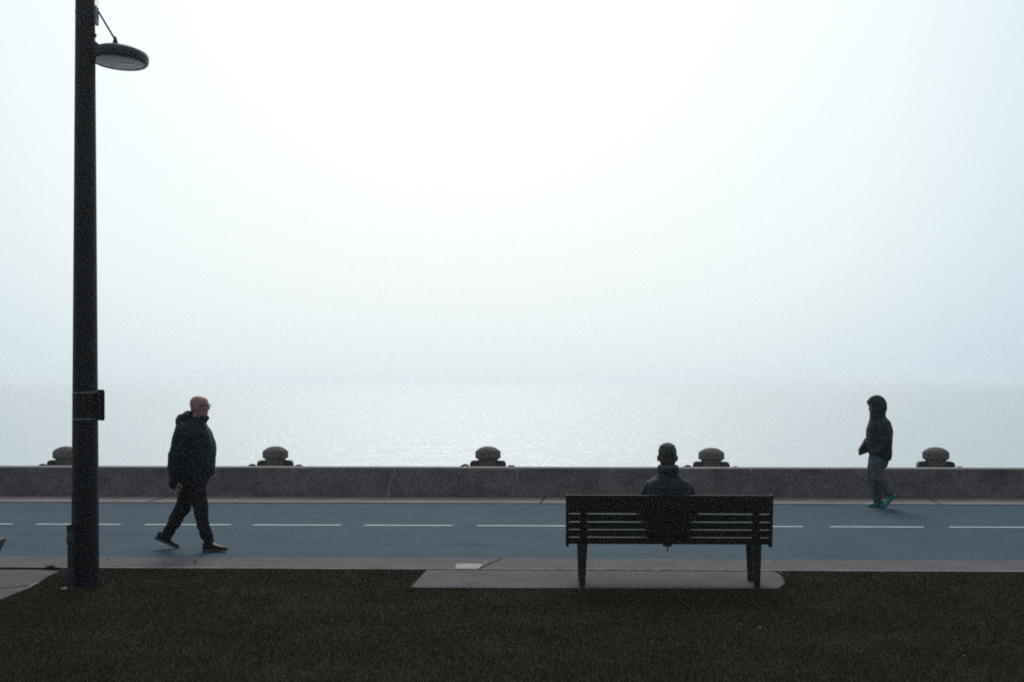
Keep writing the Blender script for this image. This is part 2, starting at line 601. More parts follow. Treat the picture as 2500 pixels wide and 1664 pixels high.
def make_bollard():
    root = empty('bollard')
    bm = bmesh.new()
    lathe(bm, [(.168, 0), (.165, .40), (.168, .545), (.172, .556), (.205, .573), (.216, .583), (.217, .60), (.2165, .672), (.213, .684), (.192, .705),
               (.160, .728), (.120, .749), (.075, .763), (.035, .768), (.004, .769)], 40)
    me_o = obj('head', bm, M['bollard'], root, angle=38)
    for s in (-1, 1):
        bm = bmesh.new()
        pr = [(.10, 0), (.305, 0), (.305, .47), (.298, .500), (.280, .523), (.250, .533), (.10, .533)]
        f = [bm.verts.new((s * x, -.085, z)) for x, z in pr]
        b = [bm.verts.new((s * x, .085, z)) for x, z in pr]
        bm.faces.new(f); bm.faces.new(b[::-1])
        for i in range(len(pr)):
            j = (i + 1) % len(pr)
            bm.faces.new((f[j], f[i], b[i], b[j]))
        es = [e for e in bm.edges if abs(e.verts[0].co.y - e.verts[1].co.y) < 1e-6]
        bmesh.ops.bevel(bm, geom=es, offset=.02, segments=2, affect='EDGES')
        obj('side_lug', bm, M['lug'], root, angle=35)
    return root


def arch(root, s, h=.474, c=.395):
    bm = bmesh.new()
    pts = [(.27, .395), (.315, .405), (c - .045, h - .030), (c - .012, h - .020), (c + .022, h - .022), (c + .065, h - .045), (c + .115, h - .085), (c + .145, .30), (c + .16, 0)]
    tube(bm, [(s * x, 0, z) for x, z in pts], [.018, .02, .02, .02, .02, .018, .017, .017, .017], 10)
    return obj('chain_arch', bm, M['lug'], root, smooth=True)


def arch_tidy(root, s, h=.464, c=.40):
    bm = bmesh.new()
    pts = [(c - .11, .385), (c - .075, .415), (c - .035, h - .024), (c, h - .02), (c + .035, h - .024), (c + .075, .41), (c + .11, .36), (c + .13, 0)]
    tube(bm, [(s * x, 0, z) for x, z in pts], .019, 10)
    return obj('chain_arch', bm, M['lug'], root, smooth=True)


BOL = [(161, 'weathered mooring bollard partly hidden behind the lamp post'),
       (672.5, 'weathered mooring bollard behind the wall, just right of the walking bald man'),
       (1191.3, 'mooring bollard behind the wall above the right-hand pale wall crack'),
       (1735.9, 'mooring bollard behind the wall beside the seated man\'s head'),
       (2283.6, 'mooring bollard right of the hooded walker, with one arch only')]
base_b = make_bollard()
extra = [base_b]
for i, (px, lab) in enumerate(BOL):
    o = base_b if i == 0 else copy_tree(base_b)
    o.location = (XY(px, Y_BOL), Y_BOL, 0)
    tag(o, lab, 'bollard', 'mooring bollards along the quay edge')
    extra.append(o)
for i, o in enumerate(extra[1:]):
    if i < 4:
        arch(o, -1)
    arch_tidy(o, 1, .464 if i < 4 else .455)
for o in extra[1:]:
    o.rotation_euler = (random.uniform(-.012, .012), random.uniform(-.014, .014), random.uniform(-.05, .05))
    o.scale = (random.uniform(.985, 1.02), 1, random.uniform(.985, 1.012))

# ------------------------------------------------------------------ lamp post
LP = P(208, 1430)
lamp = empty('lamp_post', LP)
tag(lamp, 'tall dark tapered lamp post standing in the grass at the left', 'lamp post')
PR = lambda z: .1245 - z * (.1245 - .0865) / 5.4
bm = bmesh.new()
zs = [-.05, 0, .02, .3, .6, 1, 1.8, 2.6, 3.4, 4.2, 5.0, 5.8, 7.0, 8.58, 8.60]
lathe(bm, [(PR(max(z, 0)) if z < 8.59 else .02, z) for z in zs], 48)
obj('pole', bm, M['pole'], lamp, angle=40)
LZ = 1.9 + (927 - 155) / F * LP.length if False else None
dep = (LP.x * -sa + LP.y * ca)             # distance along the view axis
mpx = dep / F
hz = lambda py: EYE - (py - HZ) * mpx      # height of a photo row at the post
dx = lambda px: (px - 207) * mpx           # sideways offset of a photo column from the post's axis
bm = bmesh.new()
TL = Matrix.Translation((dx(279.5), .12, hz(146))) @ Matrix.Rotation(R(2.4), 4, 'Y') @ Matrix.Rotation(R(-3), 4, 'X')
prof = [(.0, .004), (.226, .004), (.232, -.004), (.248, -.002), (.260, .010), (.266, .030), (.266, .038), (.259, .042), (.259, .048), (.266, .052), (.264, .070),
        (.250, .096), (.228, .110), (.212, .114), (.210, .118), (.17, .128), (.12, .136), (.06, .141), (.002, .142)]
rings = lathe(bm, [(max(r, .002), z) for r, z in prof], 56)
for v in bm.verts:
    v.co = TL @ v.co
lum = obj('luminaire', bm, M['lampbody'], lamp, angle=35)
bm = bmesh.new()
z0, z1 = hz(95), hz(134)
secs = []
for i, (x, zc, ry, rz) in enumerate(((.03, hz(114), .055, .075), (.09, hz(115), .075, .070), (.13, hz(119), .11, .058), (.18, hz(124), .16, .046), (.24, hz(129), .19, .032))):
    secs.append([bm.verts.new((x, .02 + .07 * i / 4 + ry * math.cos(t), zc + rz * math.sin(t))) for t in [2 * math.pi * k / 24 for k in range(24)]])
skin_rings(bm, secs)
obj('mounting_arm', bm, M['lampbody'], lamp, smooth=True)
bm = bmesh.new()
lathe(bm, [(.002, -.004), (.12, -.003), (.19, -.001), (.224, .001), (.224, .006), (.002, .006)], 48)
for v in bm.verts: v.co = TL @ v.co
m, nt, b = mat_new('lamp_lens_glass')
b.inputs['Base Color'].default_value = (.05, .055, .064, 1)
b.inputs['Roughness'].default_value = .25
lens = obj('lens', bm, m, lum, angle=40)
bm = bmesh.new()
for i in range(4):
    box(bm, .02 + i * .03, .038 + i * .03, .005 + i * .004, .018 + i * .004, -.008, -.0025)
for v in bm.verts: v.co = TL @ v.co
obj('led_strip', bm, M['mirror'], lum)
bm = bmesh.new()
ptop, pbot = Vector((dx(228), -.01, hz(9))), Vector((dx(275.5), .06, hz(94)))
tube(bm, [ptop, ptop.lerp(pbot, .5), pbot], .0085, 10)
rod = obj('stay_rod', bm, M['pole'], lamp, smooth=True)
bm = bmesh.new()
lathe(bm, [(.026, -.03), (.020, -.01), (.011, .02), (.009, .03)], 16, pbot)
obj('rod_bracket', bm, M['pole'], rod, angle=40)
bm = bmesh.new()
box(bm, dx(233.5), dx(239), -.05, .02, hz(63), hz(19), .004)
box(bm, dx(233.2), dx(239.4), -.054, .024, hz(44), hz(41), .001)
jb = obj('junction_box', bm, M['greybox'], lamp)
bm = bmesh.new()
tube(bm, [(dx(232), -.04, hz(14)), (dx(232.4), -.045, hz(40)), (dx(232.4), -.045, hz(84))], .006, 8)
tube(bm, [(dx(228.5), -.05, hz(31)), (dx(231), -.05, hz(38)), (dx(234), -.05, hz(42)), (dx(234), -.05, hz(62)), (dx(235), -.05, hz(66)), (dx(234), -.05, hz(69)), (dx(232.5), -.05, hz(69))], .004, 8)
obj('cable', bm, M['frame'], lamp, smooth=True)
bm = bmesh.new()
ball(bm, (dx(233.5), -.03, hz(89)), (.018, .018, .022), sub=2)
obj('cable_gland', bm, M['frame'], lamp, smooth=True)
bm = bmesh.new()
tube(bm, [(dx(236.5), -.03, hz(18.5)), (dx(239.5), -.03, hz(16.8)), (dx(241.5), -.03, hz(14.5)), (dx(241), -.03, hz(12.5)), (dx(239.3), -.03, hz(8.5)), (dx(239.4), -.03, hz(4)), (dx(241), -.03, hz(0)), (dx(241), -.03, hz(-14)), (dx(232), 0, hz(-22))], .0022, 6)
obj('loose_wire', bm, M['frame'], lamp, smooth=True)
bm = bmesh.new()                            # strap round the pole at the box
lathe(bm, [(PR(hz(36)) + .003, -.006), (PR(hz(36)) + .003, .006), (PR(hz(36)) - .01, .006), (PR(hz(36)) - .01, -.006)], 40, (0, 0, hz(36)))
for v in bm.verts: v.co.z += v.co.x * -.25
obj('strap', bm, M['lampbody'], lamp, smooth=True)

# small sign strapped to the far side of the post
th = R(38)
sc = Vector((.122 * math.cos(th), .122 * math.sin(th), 0))
sg = empty('sign', LP)
tag(sg, 'small rounded sign seen from behind, strapped to the lamp post', 'sign')
bm = bmesh.new()
hw, zt, zb, rr = .156, hz(950.5), hz(1026), .03
out = []
for cxs, czs, a0 in ((hw - rr, zt - rr, 0), (-hw + rr, zt - rr, 90), (-hw + rr, zb + rr, 180), (hw - rr, zb + rr, 270)):
    for k in range(7):
        t = R(a0 + 15 * k)
        out.append((cxs + rr * math.cos(t), czs + rr * math.sin(t)))
tdir, ndir = Vector((math.sin(th), -math.cos(th), 0)), Vector((math.cos(th), math.sin(th), 0))
for off, nm, mt in ((.0, 'plate', M['signback']), (.0045, 'sign_face', M['signface'])):
    bm = bmesh.new()
    k_ = 1.0 if nm == 'plate' else .985
    f0 = [bm.verts.new(sc + tdir * s * k_ + ndir * off + Vector((0, 0, (zt + zb) / 2 + (z - (zt + zb) / 2) * k_))) for s, z in out]
    f1 = [bm.verts.new(v.co + ndir * .004) for v in f0]
    bm.faces.new(f0[::-1]); bm.faces.new(f1)
    for i in range(len(f0)):
        j = (i + 1) % len(f0)
        bm.faces.new((f0[i], f0[j], f1[j], f1[i]))
    obj(nm, bm, mt, sg)
for py, tilt in ((958.5, .05), (1022.8, .025)):
    bm = bmesh.new()
    z = hz(py)
    r = PR(z)
    lathe(bm, [(r - .01, -.0075), (r + .0025, -.0075), (r + .003, 0), (r + .0025, .0075), (r - .01, .0075)], 48, (0, 0, z))
    for v in bm.verts: v.co.z += v.co.x * tilt
    obj('mounting_band', bm, M['steel'], sg, smooth=True)

# short utility post hard against the foot of the lamp post
UP = P(171.5, 1437)
up = empty('utility_post', UP)
tag(up, 'short grey utility post with a dark cap beside the lamp post foot', 'post')
s_ = UP.length and (UP.x * -sa + UP.y * ca) / F
bm = bmesh.new()
lathe(bm, [(.026, -.05), (.026, .0), (.024, .40), (.030, .42), (.034, .43), (.034, .47), (.030, .48), (.029, .535)], 24)
obj('shaft', bm, M['utility'], up, angle=40)
bm = bmesh.new()
lathe(bm, [(.030, .536), (.033, .536), (.034, .56), (.034, .578), (.026, .585), (.003, .588)], 24)
obj('cap', bm, M['pole'], up, angle=40)
bm = bmesh.new()
box(bm, -.08, .07, -.07, .05, -.02, .012, .006)
obj('foot_plate', bm, M['utility'], up)

# ------------------------------------------------------------------ the bench and the plank bench at the left edge
BR = (P(1422, 1434) + P(1847, 1434)) / 2
bench = empty('park_bench', (BR.x, BR.y, 0.008))
tag(bench, 'long dark slatted park bench with a man sitting on it, seen from behind', 'bench')
bm_ = BR.x * -sa + BR.y * ca
k = bm_ / F
lx = lambda px: (px - (1422 + 1847) / 2) * k       # along the bench, metres
zz = lambda py, d=0.0: EYE - .008 - (py - HZ) * (bm_ + d) / F
HX = .935
tilt = .14                                          # the back leans towards the viewer
backd = lambda z: -(z - .40) * tilt                 # depth of the back at a height


def back_board(bm, y0, y1, x0=-HX + .01, x1=HX - .01, th=.028):
    z1 = zz(y0, backd(.7)); z0 = zz(y1, backd(.5))
    d0, d1 = backd(z0), backd(z1)
    vs = box(bm, x0, x1, -th / 2, th / 2, 0, z1 - z0, .004)
    sh = Matrix.Identity(4)
    sh[1][2] = (d1 - d0) / (z1 - z0)
    for v in vs:
        if v.is_valid:
            v.co = sh @ v.co
            v.co.z += z0
            v.co.y += d0


bm = bmesh.new()
for y0, y1 in ((1207.5, 1228.8), (1229.4, 1251.3), (1254.8, 1271.2), (1274.8, 1290.6), (1293.8, 1310), (1312.6, 1327.8)):
    back_board(bm, y0, y1)
obj('backrest', bm, M['bench'], bench)
bm = bmesh.new()
for i in range(6):
    y = .035 + i * .088
    box(bm, -HX + .02, HX - .02, y, y + .076, .405, .433, .004)
obj('seat', bm, M['bench'], bench)
for s, x in ((-1, lx(1384.5)), (1, lx(1880))):
    bm = bmesh.new()
    pr = [(zz(1207.5, -.06), backd(.85)), (zz(1334), .0)]
    (zt_, dt_), (zb_, db_) = pr
    vs = [(-.014, dt_ - .02, zt_ + .002), (.014, dt_ - .02, zt_ + .002), (.014, dt_ + .03, zt_ + .002), (-.014, dt_ + .03, zt_ + .002),
          (-.014, db_ - .02, zb_), (.014, db_ - .02, zb_), (.014, db_ + .03, zb_), (-.014, db_ + .03, zb_)]
    vs = [bm.verts.new((x + a_ - s * .002, b_, c_)) for a_, b_, c_ in vs]
    for f in ((0, 1, 2, 3), (7, 6, 5, 4), (0, 4, 5, 1), (1, 5, 6, 2), (2, 6, 7, 3), (3, 7, 4, 0)):
        bm.faces.new([vs[i] for i in f])
    bmesh.ops.bevel(bm, geom=bm.edges[:], offset=.003, segments=1, affect='EDGES')
    obj('end_panel', bm, M['benchmetal'], bench)


def taper_leg(bm, secs):
    rings = [[bm.verts.new(v) for v in ((xc - w, d - t, z), (xc + w, d - t, z), (xc + w, d + t, z), (xc - w, d + t, z))] for z, xc, d, w, t in secs]
    skin_rings(bm, rings)


for px in (1421.5, 1847):
    x = lx(px)
    s = -1 if px < 1600 else 1
    bm = bmesh.new()
    taper_leg(bm, [(-.02, x + s * 0, .0, .0255, .018), (.40, x - s * .004 + .002, .012, .043, .022), (.47, x - s * .01 + .002, backd(.47) + .038, .034, .02),
                   (.84, x - s * .014, backd(.84) + .032, .028, .014)])
    bmesh.ops.bevel(bm, geom=bm.edges[:], offset=.003, segments=1, affect='EDGES')
    obj('leg', bm, M['benchmetal'], bench)
    bm = bmesh.new()
    taper_leg(bm, [(-.008, x + s * 0, .365, .0255, .018), (.402, x, .385, .040, .022)])
    bmesh.ops.bevel(bm, geom=bm.edges[:], offset=.003, segments=1, affect='EDGES')
    obj('leg', bm, M['benchmetal'], bench)
    bm = bmesh.new()
    box(bm, x - .02, x + .02, .02, .53, .372, .404, .003)
    obj('seat_rail', bm, M['benchmetal'], bench)
bm = bmesh.new()
box(bm, lx(1620), lx(1640), .0, .10, .368, .404, .003)
br = obj('centre_bracket', bm, M['benchmetal'], bench)
bm = bmesh.new()
tube(bm, [(lx(1630.5), .02, .370), (lx(1630.5), .02, .325)], .006, 8)
obj('bracket_bolt', bm, M['benchmetal'], br)
for px in (1608.5, 1652.5):
    bm = bmesh.new()
    z = zz(1230, -.05)
    box(bm, lx(px) - .010, lx(px) + .010, backd(z) - .0185, backd(z) - .0125, z - .003, z + .003, .001)
    obj('bolt', bm, M['steel'], bench)

# plank bench whose tip shows at the left edge
SB = P(14, 1395)
sb = empty('plank_bench', (XY(14, SB.y - .27) - .09, SB.y - .25, .008))
tag(sb, 'brown plank bench end cut off by the left edge of the photo', 'bench')
bm = bmesh.new()
zt = .335
pr = [(.0, zt), (-.004, zt - .02), (-.06, zt - .125), (-.10, zt - .175), (-.10, zt - .05), (-1.3, zt - .05), (-1.3, zt - .175), (-1.36, zt - .125), (-1.40, zt - .02), (-1.40, zt)]
f = [bm.verts.new((x + .0, -.02, z)) for x, z in pr]
b = [bm.verts.new((x + .0, .20, z)) for x, z in pr]
bm.faces.new(f); bm.faces.new(b[::-1])
for i in range(len(pr)):
    j = (i + 1) % len(pr)
    bm.faces.new((f[j], f[i], b[i], b[j]))
obj('seat', bm, M['sidebench'], sb)
for x in (-.22, -1.2):
    bm = bmesh.new()
    box(bm, x - .05, x + .05, .0, .18, -.02, zt - .052, .005)
    obj('leg', bm, M['sidebench'], sb)

# ------------------------------------------------------------------ people
def Rz(a): return Matrix.Rotation(a, 4, 'Z')


def head_pieces(bm, c, s=1.0, pitch=0.0, bald=True):
    """c: middle of the head; faces +u. Rings of skull and jaw, nose, brow, lips, chin, ears"""
    secs = [(-.118, .048, .012, .028), (-.112, .040, .034, .040), (-.095, .030, .056, .054), (-.07, .018, .074, .064), (-.045, .008, .086, .070), (-.015, .001, .096, .074),
            (.015, -.003, .100, .077), (.045, -.004, .100, .078), (.070, -.006, .094, .074), (.092, -.009, .078, .062), (.106, -.012, .054, .044), (.114, -.014, .024, .02)]
    T = Matrix.Translation(Vector(c)) @ Matrix.Rotation(pitch, 4, 'Y') @ Matrix.Diagonal((s, s, s, 1))
    n0 = len(bm.verts)
    loft(bm, [(z, cu, 0, ru, rv) for z, cu, ru, rv in secs], 28, 2.15)
    ball(bm, (.094, 0, -.022), (.024, .012, .014))                # nose
    tube(bm, [(.088, 0, .022), (.106, 0, -.018)], [.009, .013], 10)
    ball(bm, (.080, .032, .030), (.016, .026, .010))              # brow
    ball(bm, (.080, -.032, .030), (.016, .026, .010))
    ball(bm, (.078, .046, -.022), (.022, .022, .018))             # cheeks
    ball(bm, (.078, -.046, -.022), (.022, .022, .018))
    ball(bm, (.088, 0, -.056), (.012, .022, .006))                # lips
    ball(bm, (.085, 0, -.067), (.013, .020, .007))
    ball(bm, (.078, 0, -.096), (.017, .022, .016))                # chin
    for sgn in (-1, 1):
        ball(bm, (-.010, sgn * .085, -.014), (.019, .013, .032), Matrix.Rotation(sgn * .35, 4, 'Z'))
        ball(bm, (.082, sgn * .033, .010), (.012, .013, .010))
    bm.verts.ensure_lookup_table()
    for v in bm.verts[n0:]:
        v.co = T @ v.co


def hand_pieces(bm, wrist, d, palm_n, thumb_side, s=1.0, curl=.55):
    """d: direction of the hand, palm_n: palm normal, thumb_side: direction of the thumb's edge"""
    d = Vector(d).normalized()
    palm_n = (Vector(palm_n) - d * Vector(palm_n).dot(d)).normalized()
    t = Vector(thumb_side)
    t = (t - d * t.dot(d) - palm_n * t.dot(palm_n)).normalized()
    w = Vector(wrist)
    Mx = Matrix((( d.x, t.x, palm_n.x, 0), (d.y, t.y, palm_n.y, 0), (d.z, t.z, palm_n.z, 0), (0, 0, 0, 1)))
    ball(bm, w + d * .048 * s, (.052 * s, .042 * s, .017 * s), Mx)
    for i, (off, ln) in enumerate(((.030, .072), (.010, .080), (-.011, .074), (-.031, .058))):
        p = w + d * .085 * s + t * off * s
        pts = [p]
        ang = .15
        for j, f_ in enumerate((.45, .32, .23)):
            ang += curl * (1.0 + .12 * i) * (.75 if j == 0 else 1)
            pts.append(pts[-1] + (d * math.cos(ang) + palm_n * math.sin(ang)) * ln * f_ * s)
        limb(bm, pts, [.0092 * s, .0086 * s, .0078 * s, .0068 * s], 10)
    p = w + d * .025 * s + t * .030 * s
    pts = [p, p + (d * .6 + t * .55 + palm_n * .3).normalized() * .034 * s]
    pts.append(pts[-1] + (d * .85 + t * .15 + palm_n * .45).normalized() * .030 * s)
    pts.append(pts[-1] + (d * .85 - t * .05 + palm_n * .5).normalized() * .024 * s)
    limb(bm, pts, [.014 * s, .011 * s, .0095 * s, .008 * s], 10)


def cloth_noise(freq, amp, stretch=(1, 1, 1), ofs=0.0):
    def fn(co, n):
        p = Vector((co.x * stretch[0], co.y * stretch[1], co.z * stretch[2])) * freq + Vector((ofs, ofs * .7, 0))
        a = noise.noise(p)
        b = noise.noise(p * 2.3 + Vector((5, 1, 9)))
        return amp * (a * .8 + (.35 - abs(b)) * .7)
    return fn


def shoe(heel, toe, up, width, mat, solemat, parent, h=.085):
    """heel and toe: points of the sole line; up: the foot's up direction"""
    heel, toe, up = Vector(heel), Vector(toe), Vector(up).normalized()
    f = (toe - heel)
    ln = f.length
    f = f.normalized()
    up = (up - f * up.dot(f)).normalized()
    side = up.cross(f)

    def body(prof, n=20, power=2.6):
        bm = bmesh.new()
        rings = []
        for t, zc, rz, rw, off in prof:
            c = heel + f * (t * ln) + up * zc
            ring = []
            for k in range(n):
                a_ = 2 * math.pi * k / n
                cs, sn = math.cos(a_), math.sin(a_)
                ring.append(bm.verts.new(c + side * (off + rw * math.copysign(abs(cs) ** (2 / power), cs)) + up * (rz * math.copysign(abs(sn) ** (2 / power), sn))))
            rings.append(ring)
        skin_rings(bm, rings)
        return bm
    w = width
    up_ = body([(.02, .055, .030, .018, 0), (.05, .058, .042, .7 * w, 0), (.15, .062, .046, .80 * w, 0), (.28, .060, .044, .80 * w, 0), (.42, .052, .036, .84 * w, 0),
                (.58, .043, .027, .95 * w, 0), (.74, .038, .022, 1.0 * w, 0), (.88, .034, .018, .86 * w, 0), (.96, .030, .013, .58 * w, 0), (.985, .028, .007, .25 * w, 0)])
    o = obj('shoe', up_, mat, parent, smooth=True)
    so = body([(0, .014, .014, .45 * w, 0), (.03, .014, .015, .80 * w, 0), (.15, .014, .015, .9 * w, 0), (.4, .013, .013, .88 * w, 0), (.65, .013, .013, 1.06 * w, 0),
               (.85, .014, .013, .95 * w, 0), (.96, .018, .011, .62 * w, 0), (1.0, .020, .008, .25 * w, 0)], power=3.5)
    obj('sole', so, solemat, o, angle=50)
    return o


# ---- the bald man walking to the right ------------------------------------
foot = P(493, 1350)                         # between his feet
pm_ = Vector((foot.x, 13.62, 0))
man = empty('person', (XY(471.9, 13.62), 13.62, 0))
tag(man, 'bald older man with glasses in a dark jacket, walking right along the path', 'person')
sR, sL = -.10, .10                          # his right side is the camera's side
bm = bmesh.new()
HC = (.072, 0, 1.606)
head_pieces(bm, HC, 1.0, .04)
limb(bm, [(.03, 0, 1.40), (.055, 0, 1.53)], [.068, .062])
loft(bm, [(.80, -.01, 0, .10, .13), (.95, .01, 0, .15, .155), (1.1, .03, 0, .17, .165), (1.25, .01, 0, .15, .18), (1.38, -.01, 0, .10, .17), (1.44, 0, 0, .06, .08)])
legR = [(.02, -.09, .86), (.111, -.10, .475), (.206, -.11, .10)]
legL = [(-.04, .09, .86), (-.156, .10, .45), (-.343, .11, .15)]
limb(bm, legR, [.085, .055, .04]); limb(bm, legL, [.085, .055, .04])
armR = [(-.03, -.19, 1.36), (-.110, -.25, 1.06), (-.140, -.25, .80)]
armL = [(-.04, .19, 1.36), (-.04, .25, 1.07), (.125, .24, .92)]
limb(bm, armR, [.05, .042, .03]); limb(bm, armL, [.05, .042, .03])
hand_pieces(bm, (-.142, -.25, .795), (.2, 0, -1), (.3, 1, 0), (1, -.2, .1), 1.0, .5)
hand_pieces(bm, (.125, .24, .92), (.4, -.1, -.9), (-.2, -1, 0), (1, 0, .3), 1.0, .5)
limb(bm, [(.206, -.11, .08), (.328, -.115, .045)], [.035, .025]); limb(bm, [(-.343, .11, .13), (-.298, .115, .06)], [.035, .025])
body = obj('body', fuse(bm, .0055, 3, .4), M['skin'], man, smooth=True)
# close cropped white hair: a thin shell round the back and sides of the skull
bm = bmesh.new()
loft(bm, [(z, cu - .004, 0, ru, rv) for z, cu, ru, rv in ((-.06, -.036, .052, .062), (-.03, -.028, .066, .0755), (0, -.026, .076, .080), (.03, -.026, .080, .0815), (.060, -.026, .078, .079), (.082, -.026, .066, .066))], 28, 2.15)
for v in bm.verts: v.co = Matrix.Translation(Vector(HC)) @ Matrix.Rotation(.04, 4, 'Y') @ v.co
obj('hair', fuse(bm, .006, 2), M['hair_white'], man, smooth=True)
# jacket
bm = bmesh.new()
loft(bm, [(.765, .005, 0, .150, .20), (.80, .01, 0, .165, .215), (.90, .028, 0, .195, .225), (1.0, .038, 0, .205, .228), (1.10, .040, 0, .206, .228), (1.20, .030, 0, .205, .232),
          (1.30, .008, 0, .196, .225), (1.38, -.012, 0, .165, .195), (1.43, -.006, 0, .14, .14), (1.475, .010, 0, .118, .105), (1.50, .022, 0, .095, .09)], 36, 2.3)
limb(bm, [(-.055, -.185, 1.335), (-.120, -.245, 1.06), (-.140, -.245, .768)], [.104, .086, .060], 20)
limb(bm, [(-.04, .185, 1.345), (-.03, .245, 1.07), (.112, .235, .93)], [.098, .080, .060], 20)
ball(bm, (-.105, 0, 1.455), (.088, .15, .072), Matrix.Rotation(-.75, 4, 'Y'))          # folded hood
ball(bm, (-.05, 0, 1.50), (.060, .12, .062), Matrix.Rotation(-.5, 4, 'Y'))
tube(bm, [(.085, -.085, 1.42), (.125, -.055, 1.47), (.150, -.03, 1.475)], [.035, .03, .02], 12)
tube(bm, [(.085, .085, 1.42), (.125, .055, 1.47), (.150, .03, 1.475)], [.035, .03, .02], 12)
me = fuse(bm, .010, 6)
folds(me, cloth_noise(6, .018, (1, 1, 1.5), 1.0))
jk = obj('jacket', me, M['jacket_man'], man, smooth=True)
bm = bmesh.new()
tube(bm, [(.125, -.058, 1.432), (.166, -.074, 1.37), (.196, -.086, 1.29), (.222, -.096, 1.20), (.238, -.092, 1.12)], [.008, .012, .014, .011, .006], 8)
obj('shirt', bm, M['shirt'], man, smooth=True)
# trousers
bm = bmesh.new()
loft(bm, [(.66, -.015, 0, .135, .165), (.74, -.005, 0, .142, .175), (.82, .0, 0, .145, .178), (.88, .0, 0, .14, .17)], 28)
limb(bm, [(.03, -.085, .80), (.080, -.095, .62), (.114, -.10, .485), (.139, -.105, .285), (.178, -.108, .175), (.204, -.11, .125)], [.118, .098, .078, .066, .066, .062], 20)
limb(bm, [(-.045, .085, .78), (-.108, .095, .60), (-.151, .10, .455), (-.252, .105, .285), (-.313, .108, .195), (-.340, .11, .155)], [.118, .098, .084, .072, .062, .058], 20)
me = fuse(bm, .010, 5)
folds(me, cloth_noise(7, .019, (1, 1, 1.8), 4.0))
obj('trousers', me, M['trouser_man'], man, smooth=True)
shoe((.136, -.11, .002), (.420, -.12, .010), (0, 0, 1), .047, M['shoe_dark'], M['sole_grey'], man)
# the rear foot stands on its ball
shoe((-.468, .11, .115), (-.205, .12, -.004), (.42, 0, .9), .047, M['shoe_dark'], M['sole_grey'], man)
# glasses
bm = bmesh.new()
for s in (-1, 1):
    cc = Vector((HC[0] + .112, s * .034, HC[2] + .010))
    tube(bm, [cc + Vector((0, .026 * math.cos(t), .019 * math.sin(t))) for t in [2 * math.pi * k / 16 for k in range(17)]], .0022, 6)
    tube(bm, [cc + Vector((0, s * .028, .008)), (HC[0] + .06, s * .079, HC[2] + .012), (HC[0] - .015, s * .084, HC[2] + .012), (HC[0] - .03, s * .082, HC[2] - .008)], .0030, 6)
tube(bm, [(HC[0] + .112, -.010, HC[2] + .014), (HC[0] + .116, 0, HC[2] + .017), (HC[0] + .112, .010, HC[2] + .014)], .0022, 6)
obj('glasses', bm, M['frame'], man, smooth=True)

# ---- the hooded walker at the right ---------------------------------------
DW = 18.42
pxw = 2060 + 400 / 4.75
walker = empty('person', (XY(pxw, DW), DW, 0), math.pi)
tag(walker, 'hooded person in a dark coat and teal sneakers, walking left by the sea wall', 'person')
bm = bmesh.new()
HC2 = (.036, 0, 1.495)
head_pieces(bm, HC2, .96, .12)
limb(bm, [(.0, 0, 1.26), (.03, 0, 1.40)], [.06, .056])
loft(bm, [(.78, -.02, 0, .09, .13), (.95, -.01, 0, .11, .14), (1.1, 0, 0, .12, .15), (1.22, -.02, 0, .10, .16), (1.30, -.02, 0, .05, .08)])
limb(bm, [(-.03, -.09, .80), (.048, -.09, .46), (-.017, -.09, .09)], [.08, .052, .036])
limb(bm, [(.01, .09, .80), (.047, .09, .46), (-.158, .09, .20)], [.08, .052, .036])
limb(bm, [(-.02, .165, 1.23), (-.045, .215, .98), (.06, .150, .86)], [.045, .038, .03])
limb(bm, [(-.06, -.165, 1.23), (.0, -.22, .99), (.13, -.19, .88)], [.045, .038, .03])
hand_pieces(bm, (.04, .13, .86), (.6, -.3, -.8), (0, -1, 0), (.6, 0, .6), .88, .5)
hand_pieces(bm, (.125, -.19, .90), (.6, .1, -.6), (0, 1, 0), (1, 0, .4), .80, .9)
limb(bm, [(-.017, -.09, .08), (.063, -.09, .04)], [.032, .024]); limb(bm, [(-.158, .09, .17), (-.103, .09, .06)], [.032, .024])
obj('body', fuse(bm, .0055, 3, .4), M['skin2'], walker, smooth=True)
# coat
bm = bmesh.new()
loft(bm, [(.71, -.035, 0, .140, .185), (.76, -.030, 0, .155, .195), (.85, -.028, 0, .166, .205), (.95, -.022, 0, .175, .208), (1.05, -.016, 0, .186, .208), (1.13, -.014, 0, .188, .208),
          (1.20, -.020, 0, .175, .20), (1.27, -.024, 0, .155, .175), (1.33, -.006, 0, .125, .12), (1.37, .012, 0, .108, .10)], 36)
limb(bm, [(-.035, .165, 1.235), (-.055, .215, .98), (.05, .175, .85)], [.088, .075, .062], 18)
limb(bm, [(-.07, -.165, 1.235), (.0, -.215, 1.0), (.115, -.19, .885)], [.085, .07, .058], 18)
pr = [(.06, .99), (.128, 1.03), (.175, .955), (.236, .862), (.238, .764), (.175, .790), (.105, .815), (.05, .85)]
fa, ba = [bm.verts.new((u_, -.125, z_)) for u_, z_ in pr], [bm.verts.new((u_, -.245, z_)) for u_, z_ in pr]
bm.faces.new(fa); bm.faces.new(ba[::-1])
for i in range(len(pr)):
    j = (i + 1) % len(pr)
    bm.faces.new((fa[j], fa[i], ba[i], ba[j]))
me = fuse(bm, .009, 5)
folds(me, cloth_noise(6.5, .013, (1, 1, 1.3), 2.0))
obj('coat', me, M['coat'], walker, smooth=True)
